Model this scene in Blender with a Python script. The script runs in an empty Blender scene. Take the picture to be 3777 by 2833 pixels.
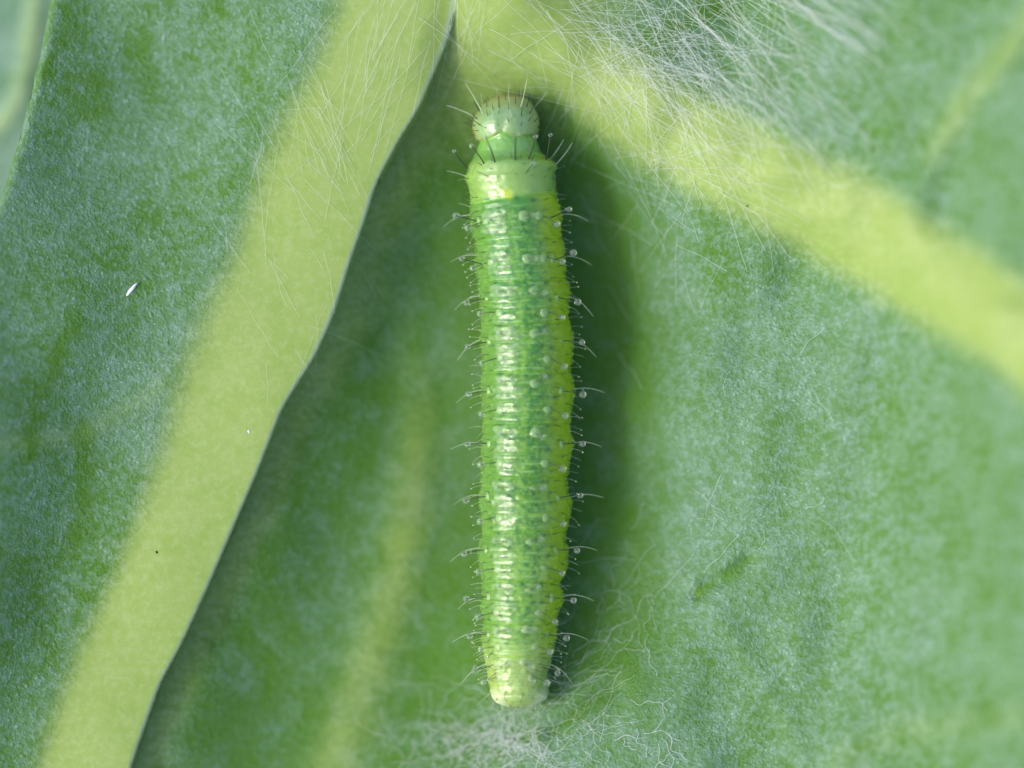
import bpy, math, random
import numpy as np
from mathutils import Vector, Matrix, Euler

# ----------------------------------------------------------------- units: 1 unit = 1 mm
random.seed(11)
rng = np.random.default_rng(11)
sc = bpy.context.scene
sc.unit_settings.system = 'METRIC'
sc.unit_settings.scale_length = 0.001

CZ = 60.0            # camera height above the leaf trough
ZF = 1.10            # plane of focus
S = 16.0 / 3777.0    # mm per photo pixel in the plane of focus

# ----------------------------------------------------------------- camera
cam = bpy.data.cameras.new('camera')
cam.lens = 100.0
cam.sensor_width = 100.0 * 16.0 / (CZ - ZF)
cam.clip_start = 1.0
cam.clip_end = 1000.0
cam.dof.use_dof = True
cam.dof.focus_distance = CZ - ZF
cam.dof.aperture_fstop = (cam.lens * 1e-3) / 5.6
cam_o = bpy.data.objects.new('camera', cam)
sc.collection.objects.link(cam_o)
cam_o.location = (0, 0, CZ)
sc.camera = cam_o

# ----------------------------------------------------------------- light
SUN_EL, SUN_DIR = 43.0, 190.0      # elevation, direction the light comes FROM (deg, ccw from +X)
w = bpy.data.worlds.new('World'); sc.world = w; w.use_nodes = True
nt = w.node_tree; nt.nodes.clear()
sky = nt.nodes.new('ShaderNodeTexSky'); sky.sky_type = 'NISHITA'; sky.sun_disc = False
sky.sun_elevation = math.radians(SUN_EL)
sky.sun_rotation = math.radians(90.0 - SUN_DIR)
sky.air_density = 0.8; sky.dust_density = 3.0; sky.ozone_density = 1.0
bg = nt.nodes.new('ShaderNodeBackground'); bg.inputs[1].default_value = 0.15
wo = nt.nodes.new('ShaderNodeOutputWorld')
nt.links.new(sky.outputs[0], bg.inputs[0]); nt.links.new(bg.outputs[0], wo.inputs[0])
sun = bpy.data.lights.new('sun', 'SUN'); sun.energy = 0.6; sun.angle = math.radians(11); sun.color = (1.0, 0.98, 0.95)
sun_o = bpy.data.objects.new('sun', sun); sc.collection.objects.link(sun_o)
a, e = math.radians(SUN_DIR), math.radians(SUN_EL)
sd = Vector((math.cos(e) * math.cos(a), math.cos(e) * math.sin(a), math.sin(e)))
sun_o.rotation_euler = sd.to_track_quat('Z', 'Y').to_euler()
sun_o.location = sd * 80

vs = sc.view_settings
vs.view_transform = 'Standard'; vs.look = 'None'; vs.gamma = 1.0; vs.use_curve_mapping = False
vs.exposure = 0.94
sc.render.engine = 'CYCLES'
sc.cycles.use_denoising = True
sc.cycles.use_adaptive_sampling = True
sc.cycles.adaptive_threshold = 0.02
sc.cycles.max_bounces = 10
sc.cycles.transmission_bounces = 8
sc.cycles.transparent_max_bounces = 16

# ----------------------------------------------------------------- helpers
C = sc.collection

def link(o, parent=None):
    C.objects.link(o)
    if parent is not None: o.parent = parent
    return o

def mesh_np(name, v, f, smooth=True):
    v = np.ascontiguousarray(v, dtype=np.float32); f = np.ascontiguousarray(f, dtype=np.int32)
    k = f.shape[1]
    me = bpy.data.meshes.new(name)
    me.vertices.add(len(v)); me.vertices.foreach_set('co', v.ravel())
    me.loops.add(f.size); me.loops.foreach_set('vertex_index', f.ravel())
    me.polygons.add(len(f)); me.polygons.foreach_set('loop_start', np.arange(0, f.size, k, dtype=np.int32))
    if smooth: me.polygons.foreach_set('use_smooth', np.ones(len(f), dtype=bool))
    me.update(calc_edges=True); me.validate()
    return me

def attr(me, name, vals):
    vals = np.asarray(vals, dtype=np.float32)
    if vals.ndim == 1:
        at = me.attributes.new(name, 'FLOAT', 'POINT'); at.data.foreach_set('value', vals)
    else:
        if vals.shape[1] == 3: vals = np.hstack([vals, np.ones((len(vals), 1), np.float32)])
        at = me.attributes.new(name, 'FLOAT_COLOR', 'POINT'); at.data.foreach_set('color', np.ascontiguousarray(vals, dtype=np.float32).ravel())

def empty(name, loc=(0, 0, 0)):
    o = bpy.data.objects.new(name, None); o.location = loc; o.empty_display_size = 0.5
    return link(o)

def tag(o, label=None, cat=None, group=None, kind=None):
    if label: o['label'] = label
    if cat: o['category'] = cat
    if group: o['group'] = group
    if kind: o['kind'] = kind
    return o

def sstep(a, b, x):
    t = np.clip((np.asarray(x, dtype=float) - a) / (b - a), 0, 1)
    return t * t * (3 - 2 * t)

def vnoise(x, y, seed=0):
    """smooth value noise, about -1..1"""
    r = np.random.default_rng(seed); N = 256
    T = r.uniform(-1, 1, (N, N))
    xi = np.floor(x).astype(int); yi = np.floor(y).astype(int)
    fx = x - xi; fy = y - yi
    fx = fx * fx * (3 - 2 * fx); fy = fy * fy * (3 - 2 * fy)
    a_ = T[xi % N, yi % N]; b_ = T[(xi + 1) % N, yi % N]; c_ = T[xi % N, (yi + 1) % N]; d_ = T[(xi + 1) % N, (yi + 1) % N]
    return (a_ * (1 - fx) + b_ * fx) * (1 - fy) + (c_ * (1 - fx) + d_ * fx) * fy

def world(px, py, z):
    k = S * (CZ - z) / (CZ - ZF)
    return (px - 1888.5) * k, (1416.5 - py) * k

def pix(x, y, z):
    k = S * (CZ - z) / (CZ - ZF)
    return x / k + 1888.5, 1416.5 - y / k

K = 3777.0 / 2212.0
def poly(pts, scale=K):
    return np.array(pts, dtype=float) * scale

def seg_dist(px, py, pts):
    """distance to a polyline (photo pixels) and the running length at the nearest point"""
    best = np.full(px.shape, 1e9); run = np.zeros(px.shape); acc = 0.0
    for (x0, y0), (x1, y1) in zip(pts[:-1], pts[1:]):
        dx, dy = x1 - x0, y1 - y0; L = math.hypot(dx, dy)
        t = np.clip(((px - x0) * dx + (py - y0) * dy) / (L * L), 0, 1)
        d = np.hypot(px - (x0 + t * dx), py - (y0 + t * dy))
        m = d < best
        best = np.where(m, d, best); run = np.where(m, acc + t * L, run); acc += L
    return best, run

# ----------------------------------------------------------------- materials
def new_mat(name):
    m = bpy.data.materials.new(name); m.use_nodes = True
    n = m.node_tree.nodes; n.clear()
    out = n.new('ShaderNodeOutputMaterial')
    return m, m.node_tree, n, out

def N(nt_, kind, **kw):
    n = nt_.nodes.new(kind)
    for k_, v_ in kw.items():
        if k_.startswith('i_'):
            key = k_[2:]
            n.inputs[int(key) if key.isdigit() else key.replace('_', ' ')].default_value = v_
        else: setattr(n, k_, v_)
    return n

def mixcol(nt_, fac, a_, b_, blend='MIX'):
    n = nt_.nodes.new('ShaderNodeMix'); n.data_type = 'RGBA'; n.blend_type = blend
    for sock, val in ((n.inputs[0], fac), (n.inputs[6], a_), (n.inputs[7], b_)):
        if isinstance(val, bpy.types.NodeSocket): nt_.links.new(val, sock)
        elif isinstance(val, (int, float)): sock.default_value = val
        else: sock.default_value = (*val, 1.0)
    return n.outputs[2]

def math_n(nt_, op, a_, b_=None, clamp=False):
    n = nt_.nodes.new('ShaderNodeMath'); n.operation = op; n.use_clamp = clamp
    for sock, val in ((n.inputs[0], a_), (n.inputs[1], b_)):
        if val is None: continue
        if isinstance(val, bpy.types.NodeSocket): nt_.links.new(val, sock)
        else: sock.default_value = val
    return n.outputs[0]

def ramp(nt_, src, lo, hi, a_=0.0, b_=1.0):
    n = nt_.nodes.new('ShaderNodeMapRange'); n.interpolation_type = 'SMOOTHSTEP'
    nt_.links.new(src, n.inputs[0])
    n.inputs[1].default_value = lo; n.inputs[2].default_value = hi; n.inputs[3].default_value = a_; n.inputs[4].default_value = b_
    return n.outputs[0]

def leaf_material(name, blade_deep, blade_wax, vein_col, wax_amt=1.0):
    m, t, n, out = new_mat(name)
    co = N(t, 'ShaderNodeTexCoord').outputs['Object']
    def noise(scale, detail=3, rough=0.55):
        x = N(t, 'ShaderNodeTexNoise'); t.links.new(co, x.inputs['Vector'])
        x.inputs['Scale'].default_value = scale; x.inputs['Detail'].default_value = detail; x.inputs['Roughness'].default_value = rough
        return x.outputs['Fac']
    vein = N(t, 'ShaderNodeAttribute', attribute_name='vein').outputs['Fac']
    bare_shade = N(t, 'ShaderNodeAttribute', attribute_name='bare_shade').outputs['Fac']
    big = noise(0.45, 3); mid = noise(2.6, 4, 0.6); fine = noise(9.0, 3, 0.65); grain = noise(28.0, 2, 0.6)
    vor = N(t, 'ShaderNodeTexVoronoi'); t.links.new(co, vor.inputs['Vector']); vor.inputs['Scale'].default_value = 9.0
    speck = ramp(t, vor.outputs['Distance'], 0.10, 0.42, 1.0, 0.0)
    # wax bloom: mottled, grainy, thinned by rubbed marks and painted shade
    wax = math_n(t, 'ADD', math_n(t, 'MULTIPLY', ramp(t, mid, 0.34, 0.66), 0.26), math_n(t, 'MULTIPLY', ramp(t, big, 0.32, 0.68), 0.28))
    wax = math_n(t, 'ADD', wax, math_n(t, 'MULTIPLY', ramp(t, fine, 0.42, 0.64), 0.46))
    wax = math_n(t, 'ADD', wax, math_n(t, 'MULTIPLY', math_n(t, 'MULTIPLY', speck, ramp(t, grain, 0.4, 0.6)), 0.30))
    wax = math_n(t, 'MULTIPLY', wax, math_n(t, 'SUBTRACT', 1.0, bare_shade), True)
    wax = math_n(t, 'MULTIPLY', wax, wax_amt, True)
    green = mixcol(t, wax, blade_deep, blade_wax)
    vor2 = N(t, 'ShaderNodeTexVoronoi'); t.links.new(co, vor2.inputs['Vector']); vor2.inputs['Scale'].default_value = 13.0
    crumb = math_n(t, 'MULTIPLY', ramp(t, vor2.outputs['Distance'], 0.08, 0.34, 1.0, 0.0), ramp(t, mid, 0.40, 0.60))
    crumb = math_n(t, 'MULTIPLY', crumb, math_n(t, 'SUBTRACT', 0.55, math_n(t, 'MULTIPLY', bare_shade, 0.4)))
    green = mixcol(t, crumb, green, (0.31, 0.43, 0.36))
    # veins: ragged border with the blade
    vj = math_n(t, 'ADD', vein, math_n(t, 'MULTIPLY', math_n(t, 'SUBTRACT', mid, 0.5), 0.55))
    vj = math_n(t, 'ADD', vj, math_n(t, 'MULTIPLY', math_n(t, 'SUBTRACT', fine, 0.5), 0.35))
    vm = ramp(t, vj, 0.05, 0.95)
    vcol = mixcol(t, ramp(t, mid, 0.35, 0.7), vein_col, tuple(c * k for c, k in zip(vein_col, (0.86, 0.93, 0.70))))
    vcol = mixcol(t, math_n(t, 'MULTIPLY', ramp(t, fine, 0.45, 0.75), 0.25), vcol, (0.33, 0.44, 0.18))
    rimf = N(t, 'ShaderNodeAttribute', attribute_name='rim').outputs['Fac']
    vcol = mixcol(t, math_n(t, 'MULTIPLY', rimf, 0.75), vcol, (0.40, 0.50, 0.30))
    col = mixcol(t, vm, green, vcol)
    p = N(t, 'ShaderNodeBsdfPrincipled')
    t.links.new(col, p.inputs['Base Color'])
    p.inputs['Roughness'].default_value = 0.50
    t.links.new(math_n(t, 'ADD', 0.10, math_n(t, 'MULTIPLY', wax, 0.45)), p.inputs['Specular IOR Level'])
    p.inputs['IOR'].default_value = 1.48
    p.inputs['Sheen Weight'].default_value = 0.06
    p.inputs['Sheen Roughness'].default_value = 0.5
    p.inputs['Sheen Tint'].default_value = (0.75, 0.87, 1.0, 1.0)
    # relief: cell grain + soft dimples
    h = math_n(t, 'ADD', math_n(t, 'MULTIPLY', fine, 0.65), math_n(t, 'MULTIPLY', grain, 0.5))
    h = math_n(t, 'ADD', h, math_n(t, 'MULTIPLY', speck, 0.15))
    h = math_n(t, 'MULTIPLY', h, math_n(t, 'SUBTRACT', 1.0, math_n(t, 'MULTIPLY', vm, 0.9)))
    b = N(t, 'ShaderNodeBump'); b.inputs['Strength'].default_value = 0.8; b.inputs['Distance'].default_value = 0.06
    t.links.new(h, b.inputs['Height']); t.links.new(b.outputs[0], p.inputs['Normal'])
    t.links.new(p.outputs[0], out.inputs[0])
    return m

M_LEAF = leaf_material('cabbage_leaf', (0.072, 0.185, 0.014), (0.142, 0.268, 0.172), (0.262, 0.362, 0.094))
M_LEAF2 = leaf_material('cabbage_leaf_behind', (0.10, 0.22, 0.11), (0.22, 0.36, 0.27), (0.36, 0.50, 0.22))

def body_material():
    m, t, n, out = new_mat('caterpillar_skin')
    co = N(t, 'ShaderNodeTexCoord').outputs['Object']
    tint = N(t, 'ShaderNodeAttribute', attribute_name='tint').outputs['Color']
    dors = N(t, 'ShaderNodeAttribute', attribute_name='dorsal').outputs['Fac']
    def noise(scale, detail=3, rough=0.55):
        x = N(t, 'ShaderNodeTexNoise'); t.links.new(co, x.inputs['Vector'])
        x.inputs['Scale'].default_value = scale; x.inputs['Detail'].default_value = detail; x.inputs['Roughness'].default_value = rough
        return x.outputs['Fac']
    n1 = noise(10.0, 3); n2 = noise(18.0, 3); n3 = noise(48.0, 2)
    col = mixcol(t, math_n(t, 'MULTIPLY', math_n(t, 'MULTIPLY', ramp(t, n1, 0.46, 0.60), dors), 0.7), tint, (0.035, 0.16, 0.030))
    col = mixcol(t, math_n(t, 'MULTIPLY', math_n(t, 'MULTIPLY', ramp(t, n2, 0.50, 0.64), dors), 0.65), col, (0.22, 0.41, 0.045))
    p = N(t, 'ShaderNodeBsdfPrincipled')
    t.links.new(col, p.inputs['Base Color'])
    p.inputs['Roughness'].default_value = 0.10
    p.inputs['IOR'].default_value = 1.52
    p.inputs['Specular IOR Level'].default_value = 0.8
    p.subsurface_method = 'BURLEY'
    p.inputs['Subsurface Weight'].default_value = 0.8
    p.inputs['Subsurface Radius'].default_value = (0.7, 1.0, 0.15)
    p.inputs['Subsurface Scale'].default_value = 0.20
    h = math_n(t, 'ADD', math_n(t, 'MULTIPLY', n2, 0.12), math_n(t, 'MULTIPLY', n3, 0.6))
    sm = N(t, 'ShaderNodeAttribute', attribute_name='smooth').outputs['Fac']
    b = N(t, 'ShaderNodeBump'); b.inputs['Distance'].default_value = 0.02
    t.links.new(math_n(t, 'SUBTRACT', 0.38, math_n(t, 'MULTIPLY', sm, 0.33)), b.inputs['Strength'])
    t.links.new(h, b.inputs['Height']); t.links.new(b.outputs[0], p.inputs['Normal'])
    t.links.new(p.outputs[0], out.inputs[0])
    return m

def plain(name, col, rough=0.5, spec=0.5, var=0.0, scale=10.0, sss=0.0, alpha=1.0, trans=0.0):
    m, t, n, out = new_mat(name)
    p = N(t, 'ShaderNodeBsdfPrincipled')
    co = N(t, 'ShaderNodeTexCoord').outputs['Object']
    x = N(t, 'ShaderNodeTexNoise'); t.links.new(co, x.inputs['Vector']); x.inputs['Scale'].default_value = scale
    c = mixcol(t, x.outputs['Fac'], tuple(v * (1 - var) for v in col), tuple(min(1, v * (1 + var)) for v in col))
    t.links.new(c, p.inputs['Base Color'])
    p.inputs['Roughness'].default_value = rough
    p.inputs['Specular IOR Level'].default_value = spec
    if sss:
        p.subsurface_method = 'BURLEY'
        p.inputs['Subsurface Weight'].default_value = sss
        p.inputs['Subsurface Radius'].default_value = (0.7, 1.0, 0.4)
        p.inputs['Subsurface Scale'].default_value = 0.06
    p.inputs['Transmission Weight'].default_value = trans
    p.inputs['Alpha'].default_value = alpha
    t.links.new(p.outputs[0], out.inputs[0])
    return m

M_BODY = body_material()
M_WART = plain('pale_wart_skin', (0.40, 0.63, 0.25), 0.08, 0.8, 0.3, 2.0, alpha=0.5)
M_WART_Y = plain('yellow_green_wart_skin', (0.46, 0.62, 0.28), 0.08, 0.8, 0.3, 2.0, alpha=0.5)
M_BRISTLE = plain('dark_bristle', (0.020, 0.024, 0.012), 0.35, 0.5, 0.3)
M_PALE = plain('pale_hair', (0.62, 0.72, 0.50), 0.35, 0.5, 0.1, alpha=0.75)
M_SILK = plain('white_silk', (0.90, 0.93, 0.93), 0.4, 0.5, 0.05)
M_DROP = plain('clear_droplet', (0.97, 1.0, 0.97), 0.02, 0.5, 0.0, trans=0.95)
M_DROP.node_tree.nodes['Principled BSDF'].inputs['IOR'].default_value = 1.36
M_FLECK = plain('white_lint', (0.80, 0.84, 0.84), 0.6, 0.3, 0.1)
M_DIRT = plain('dark_dirt', (0.03, 0.022, 0.012), 0.8, 0.2, 0.3)

# ----------------------------------------------------------------- the leaf: relief
CTRL = [ # photo x, y, height (mm) of the blade without its ribs
 (1880,500,.12),(1930,900,-.05),(1940,1400,-.06),(1930,1900,0.0),(1920,2300,.22),(1915,2560,.48),(1950,2750,.75),
 (1570,300,.5),(1720,250,.62),(1450,700,.52),(1600,900,.0),(1260,1200,.5),(1400,1250,.05),(1520,1600,-.15),(1030,1900,.5),(1180,1950,.12),(1350,2200,-.05),(740,2500,.5),(950,2500,.15),(1250,2700,.05),(620,2833,.5),(900,2833,.15),(1680,1400,-.2),(1650,2500,.05),
 (1750,60,.92),(1640,20,1.0),(1640,-250,1.05),(2000,100,.9),(2400,150,.92),(2050,350,.45),
 (2220,700,.06),(2270,1200,-.08),(2280,1700,.02),(2240,2200,.36),(2300,2500,.88),(2500,900,.7),(2550,1500,.85),(2600,2100,.98),(2700,2600,1.12),
 (3000,1000,1.2),(3000,1700,1.3),(3100,2300,1.45),(3500,1500,2.6),(3777,2000,3.6),(3777,2700,3.6),(3400,2800,2.5),(3777,1300,3.6),
 (3000,300,2.0),(3500,300,3.0),(3777,0,3.6),(2800,60,1.25),(3777,700,3.7),(2300,600,.42),
 (850,100,.7),(500,200,.6),(250,200,.9),(120,200,1.1),(600,800,.75),(200,900,1.2),(0,700,1.35),(300,1500,1.15),(0,1500,1.75),(0,2200,1.4),(60,2700,.95),(250,2250,.75),(450,1750,.8),
 (-500,1500,2.6),(-400,800,1.9),(-500,2600,2.0),(4700,0,5.2),(4700,1400,5.4),(4700,2800,5.2),(1900,3500,1.3),(1900,-600,1.0),(600,3500,-.1),(600,-600,.6),(3200,3500,2.0),(3200,-600,2.0)]
_c = np.array(CTRL); _cp = _c[:, :2] / 1000.0
def _U(r2): return np.where(r2 > 1e-12, r2 * np.log(r2 + 1e-12), 0.0)
_n = len(_c)
_A = np.zeros((_n + 3, _n + 3))
_A[:_n, :_n] = _U(((_cp[:, None] - _cp[None]) ** 2).sum(-1)) + np.eye(_n) * 0.01
_A[:_n, _n] = 1; _A[:_n, _n + 1:] = _cp; _A[_n, :_n] = 1; _A[_n + 1:, :_n] = _cp.T
_wt = np.linalg.solve(_A, np.concatenate([_c[:, 2], np.zeros(3)]))
def base_h(px, py):
    x = px / 1000.0; y = py / 1000.0
    z = _wt[_n] + _wt[_n + 1] * x + _wt[_n + 2] * y
    for i in range(_n): z = z + _wt[i] * _U((x - _cp[i, 0]) ** 2 + (y - _cp[i, 1]) ** 2)
    return z

RIB_R = poly([(1000,-120),(985,0),(965,90),(905,240),(860,310),(812,400),(792,470),(760,560),(722,680),(682,770),(612,880),(562,1010),(510,1130),(450,1270),(400,1380),(350,1470),(300,1610),(285,1659),(240,1800)])
RIB_L = poly([(770,-120),(740,0),(690,130),(610,280),(560,400),(520,540),(440,700),(390,830),(360,960),(310,1090),(250,1250),(170,1420),(110,1570),(85,1659),(30,1800)])
V_UP = poly([(900,-160),(1120,-70),(1230,0),(1330,90),(1450,170),(1570,235),(1720,320),(1880,390),(1990,470),(2100,540),(2212,610),(2500,800)])
V_LO = poly([(900,60),(1080,130),(1180,200),(1280,290),(1400,372),(1500,430),(1600,475),(1750,560),(1900,650),(2050,740),(2150,800),(2212,860),(2500,1080)])
MIDV = poly([(872,470),(892,600),(905,750),(905,900),(897,1020),(882,1130),(856,1260),(812,1400),(770,1530),(722,1659),(670,1800)])
BRANCH = poly([(1955,470),(1990,390),(2030,310),(2090,215),(2150,140),(2212,70),(2300,-60)])
SIDE1 = poly([(-100,975),(0,962),(100,950),(200,930),(330,850),(430,775)])
SIDE2 = poly([(1790,1700),(1850,1620),(1960,1580),(2080,1560),(2212,1545),(2350,1540)])
SIDE3 = poly([(1370,1180),(1480,1250),(1590,1380),(1690,1540),(1760,1700)])
def smooth_line(P, ax):
    o = 1 - ax
    g = np.arange(P[0, ax], P[-1, ax], 10.0)
    v_ = np.interp(g, P[:, ax], P[:, o])
    k_ = np.hanning(17); k_ /= k_.sum()
    v_ = np.convolve(np.pad(v_, 8, mode='edge'), k_, mode='valid')
    return np.stack([v_, g] if ax == 1 else [g, v_], -1)
RIB_R, RIB_L = smooth_line(RIB_R, 1), smooth_line(RIB_L, 1)
V_UP, V_LO = smooth_line(V_UP, 0), smooth_line(V_LO, 0)
BARE = [ # rubbed, wax-free marks: polyline, half width
 (poly([(168,682),(140,735),(118,790),(100,850)]), 26), (poly([(82,905),(62,985)]), 34), (poly([(180,930),(178,1000),(185,1060),(160,1200)]), 40),
 (poly([(150,20),(135,90),(95,160)]), 22), (poly([(300,100),(315,150),(330,210)]), 45), (poly([(200,180),(215,240)]), 55), (poly([(470,0),(480,30)]), 26),
 (poly([(1505,1285),(1530,1262),(1560,1252),(1615,1212)]), 22), (poly([(1195,1580),(1240,1545),(1290,1510),(1330,1487)]), 22), (poly([(1060,1640),(1100,1600),(1150,1590)]), 30),
 (poly([(1380,120),(1460,60),(1560,20)]), 60)]

def ribs(px, py):
    xl = np.interp(py, RIB_L[:, 1], RIB_L[:, 0]); xr = np.interp(py, RIB_R[:, 1], RIB_R[:, 0])
    u = (px - xl) / (xr - xl)
    yu = np.interp(px, V_UP[:, 0], V_UP[:, 1]); yl = np.interp(px, V_LO[:, 0], V_LO[:, 1])
    v = (py - yu) / (yl - yu)
    dm, rm = seg_dist(px, py, MIDV); db, rb = seg_dist(px, py, BRANCH)
    return u, v, dm, rm, db, rb

def relief(px, py):
    """height of the finished leaf, and how much each rib covers the point"""
    z = base_h(px, py)
    u, v, dm, rm, db, rb = ribs(px, py)
    # slow buckling of the blade
    z = z + 0.07 * vnoise(px / 300.0, py / 300.0, 3) + 0.07 * vnoise(px / 130.0 + 9 + py / 700.0, py / 260.0, 4) * sstep(1900, 2500, px)
    # side vein to the right
    on = sstep(1500, 1950, px)
    pv = np.exp(-(np.abs(v - 0.48) / 0.62) ** 2.0)
    z = z + 0.30 * pv * on + 0.05 * vnoise(px / 150.0, py / 90.0, 8) * pv * on
    # small veins
    wm_ = 78 + 0.018 * rm
    pm = np.exp(-(dm / wm_) ** 2) * sstep(0, 900, rm)
    z = z + 0.09 * pm
    pb = np.exp(-(db / 55.0) ** 2) * sstep(0, 350, rb)
    z = z + 0.14 * pb
    d1, _ = seg_dist(px, py, SIDE1); d2, _ = seg_dist(px, py, SIDE2); d3, _ = seg_dist(px, py, SIDE3)
    z = z + 0.05 * np.exp(-(d1 / 45.0) ** 2) + 0.05 * np.exp(-(d2 / 50.0) ** 2) + 0.03 * np.exp(-(d3 / 40.0) ** 2)
    # creases on the right
    for pts, hw_ in (BARE[7], BARE[8]):
        d, _ = seg_dist(px, py, pts); z = z - 0.10 * np.exp(-(d / (hw_ * 1.3)) ** 2)
    # midrib: soft on its left, a firm rounded shoulder on its right
    crest = 1.00 + 0.10 * sstep(0.0, 0.95, u) + 0.03 * vnoise(px / 260.0, py / 500.0, 5) - 0.10 * sstep(1900, 2833, py) + 0.04 * sstep(500, 0, py)
    fade = 1.0 - 0.75 * sstep(420, -150, py) * sstep(0.75, 1.05, u)
    left = sstep(-1.1, 0.55, u)
    # the blade dives under the rib; the rib itself ends in an overhanging rounded lip
    wb = left * (1.0 - sstep(0.50, 0.86, u)) * fade
    lip = np.clip((u - 0.955) / 0.055, 0, 1)
    wr = left * fade
    zb = z * (1 - wb) + crest * wb
    z = np.where(u < 1.01, z * (1 - wr) + crest * wr - 0.10 * (1 - np.sqrt(np.clip(1 - lip ** 2, 0, 1))) * fade, z)
    # colour / part masks
    k_rib = sstep(-0.30, 0.26, u) * (u < 1.01)
    k_side = sstep(-0.34, 0.34, v) * (1.0 - sstep(0.62, 1.30, v)) * sstep(1560, 1900, px)
    apex = sstep(880, 60, np.hypot((px - 1760) * 1.0, (py + 60) * 0.95)) * sstep(0.90, 1.02, u)
    k_side = np.maximum(k_side, 0.95 * apex)
    k_mid = np.exp(-(dm / (wm_ * 1.05)) ** 2) * sstep(100, 1100, rm)
    k_br = np.exp(-(db / 70.0) ** 2) * 0.75 * sstep(60, 420, rb)
    k_faint = np.maximum.reduce([0.30 * np.exp(-(d1 / 50.0) ** 2), 0.26 * np.exp(-(d2 / 85.0) ** 2), 0.12 * np.exp(-(d3 / 50.0) ** 2)])
    k_faint = np.maximum(k_faint, 0.62 * sstep(0.9, 1.0, u) * sstep(1.70, 0.98, u))  # brightens the furrow floor by colour, for light glowing through the leaf
    return z, k_rib, k_side, k_mid, k_br, k_faint, zb, u

def H_at(x, y):
    """leaf height at world x, y (mm)"""
    x = np.asarray(x, dtype=float); y = np.asarray(y, dtype=float)
    z = np.full(x.shape, 0.6)
    for _ in range(3):
        px, py = pix(x, y, z); z = relief(px, py)[0]
    return z

# sheet warped so that its left border is the visible leaf margin
MARG = poly([(150,-500),(120,-150),(104,0),(84,110),(64,190),(42,290),(20,370),(0,440),(-60,640),(-160,900),(-300,1300),(-420,1900),(-480,2500)])
def sheet(nx, ny):
    t = np.linspace(0, 1, nx)
    s_ = np.where(t < 0.015, t / 0.015 * 0.004, 0.004 + (t - 0.015) / 0.985 * 0.996)
    Y = np.linspace(10.5, -10.5, ny)
    xm = np.interp(1416.5 - Y / S, MARG[:, 1], MARG[:, 0])
    xm = (xm - 1888.5) * S
    xm = xm + 0.02 * vnoise(Y * 2.0, Y * 0, 21) + 0.012 * vnoise(Y * 6.0, Y * 0, 22)
    X = xm[:, None] + s_[None, :] * (12.5 - xm[:, None])
    return X, np.repeat(Y[:, None], nx, 1), X - xm[:, None]

NX, NY = 600, 500
GX, GY, GD = sheet(NX, NY)
GZ = np.full(GX.shape, 0.6)
for _ in range(3):
    GPX, GPY = pix(GX, GY, GZ)
    GZ, K_RIB, K_SIDE, K_MID, K_BR, K_FAINT, GZB, GU = relief(GPX, GPY)
EDGE_R = 0.17
roll = np.clip(1 - GD / EDGE_R, 0, 1)
_dr = EDGE_R * (1 - np.sqrt(np.clip(1 - roll ** 2, 0, 1)))
GZ = GZ - _dr; GZB = GZB - _dr
VEIN = np.maximum.reduce([K_RIB, K_SIDE, K_MID * 0.52, K_BR * 0.62, K_FAINT])
BARE_SHADE = np.zeros(GX.shape)
for pts, hw_ in BARE:
    d, _ = seg_dist(GPX, GPY, pts)
    j = 1 + 0.7 * vnoise(GPX / 34.0, GPY / 34.0, 31) + 0.3 * vnoise(GPX / 11.0, GPY / 11.0, 32)
    BARE_SHADE = np.maximum(BARE_SHADE, np.clip(0.85 + 0.4 * vnoise(GPX / 12.0, GPY / 12.0, 35), 0, 1) * sstep(1.5, 0.3, d / (hw_ * j)) * (1.0 if pts[0][0] > 1700 else 0.85))
# shade in the trough beside the caterpillar, painted as deeper green with less wax
BARE_SHADE = np.maximum(BARE_SHADE, 0.85 * np.clip(0.85 + 0.35 * vnoise(GPX / 70.0, GPY / 70.0, 34), 0, 1) * sstep(520, 280, np.abs(GPX - np.interp(GPY, [400, 1400, 2500], [1960, 2050, 2020]))) * sstep(280, 480, GPY) * sstep(2750, 2500, GPY))
BARE_SHADE = BARE_SHADE - 0.9 * sstep(0.13, 0.02, GD) - 0.4 * sstep(2800, 3700, GPX + 0.3 * (GPY - 1400))   # bluer, paler colour at the margin and towards the far right
# little bloom in the furrow beside the midrib, its shade also painted in
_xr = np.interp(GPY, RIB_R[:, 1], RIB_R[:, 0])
BARE_SHADE = np.maximum(BARE_SHADE, 0.75 * sstep(0, 120, GPX - _xr) * sstep(1950, 1650, GPX) * np.clip(0.75 + 0.5 * vnoise(GPX / 90.0, GPY / 90.0, 33), 0, 1))
GW = np.interp(GPY, RIB_R[:, 1], RIB_R[:, 0]) - np.interp(GPY, RIB_L[:, 1], RIB_L[:, 0])
GLIP = relief(GPX + (1.004 - GU) * GW, GPY)[0]
K_SIDE_PART = K_SIDE * (GU > 0.93)
COVER = {'midrib': K_RIB, 'side_vein': K_SIDE_PART, 'small_vein': K_MID, 'branch_vein': K_BR}
ALLC = np.maximum.reduce(list(COVER.values()))
SINK = 0.006
blade_z = GZB - SINK * sstep(0.12, 0.5, ALLC)

idx = np.arange(NX * NY).reshape(NY, NX)
quads = np.stack([idx[:-1, :-1], idx[1:, :-1], idx[1:, 1:], idx[:-1, 1:]], -1).reshape(-1, 4)

leaf = empty('cabbage_leaf', (0, 0, 0))
tag(leaf, 'broad waxy green cabbage leaf with thick pale midrib, lying under the caterpillar', 'leaf')

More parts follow.
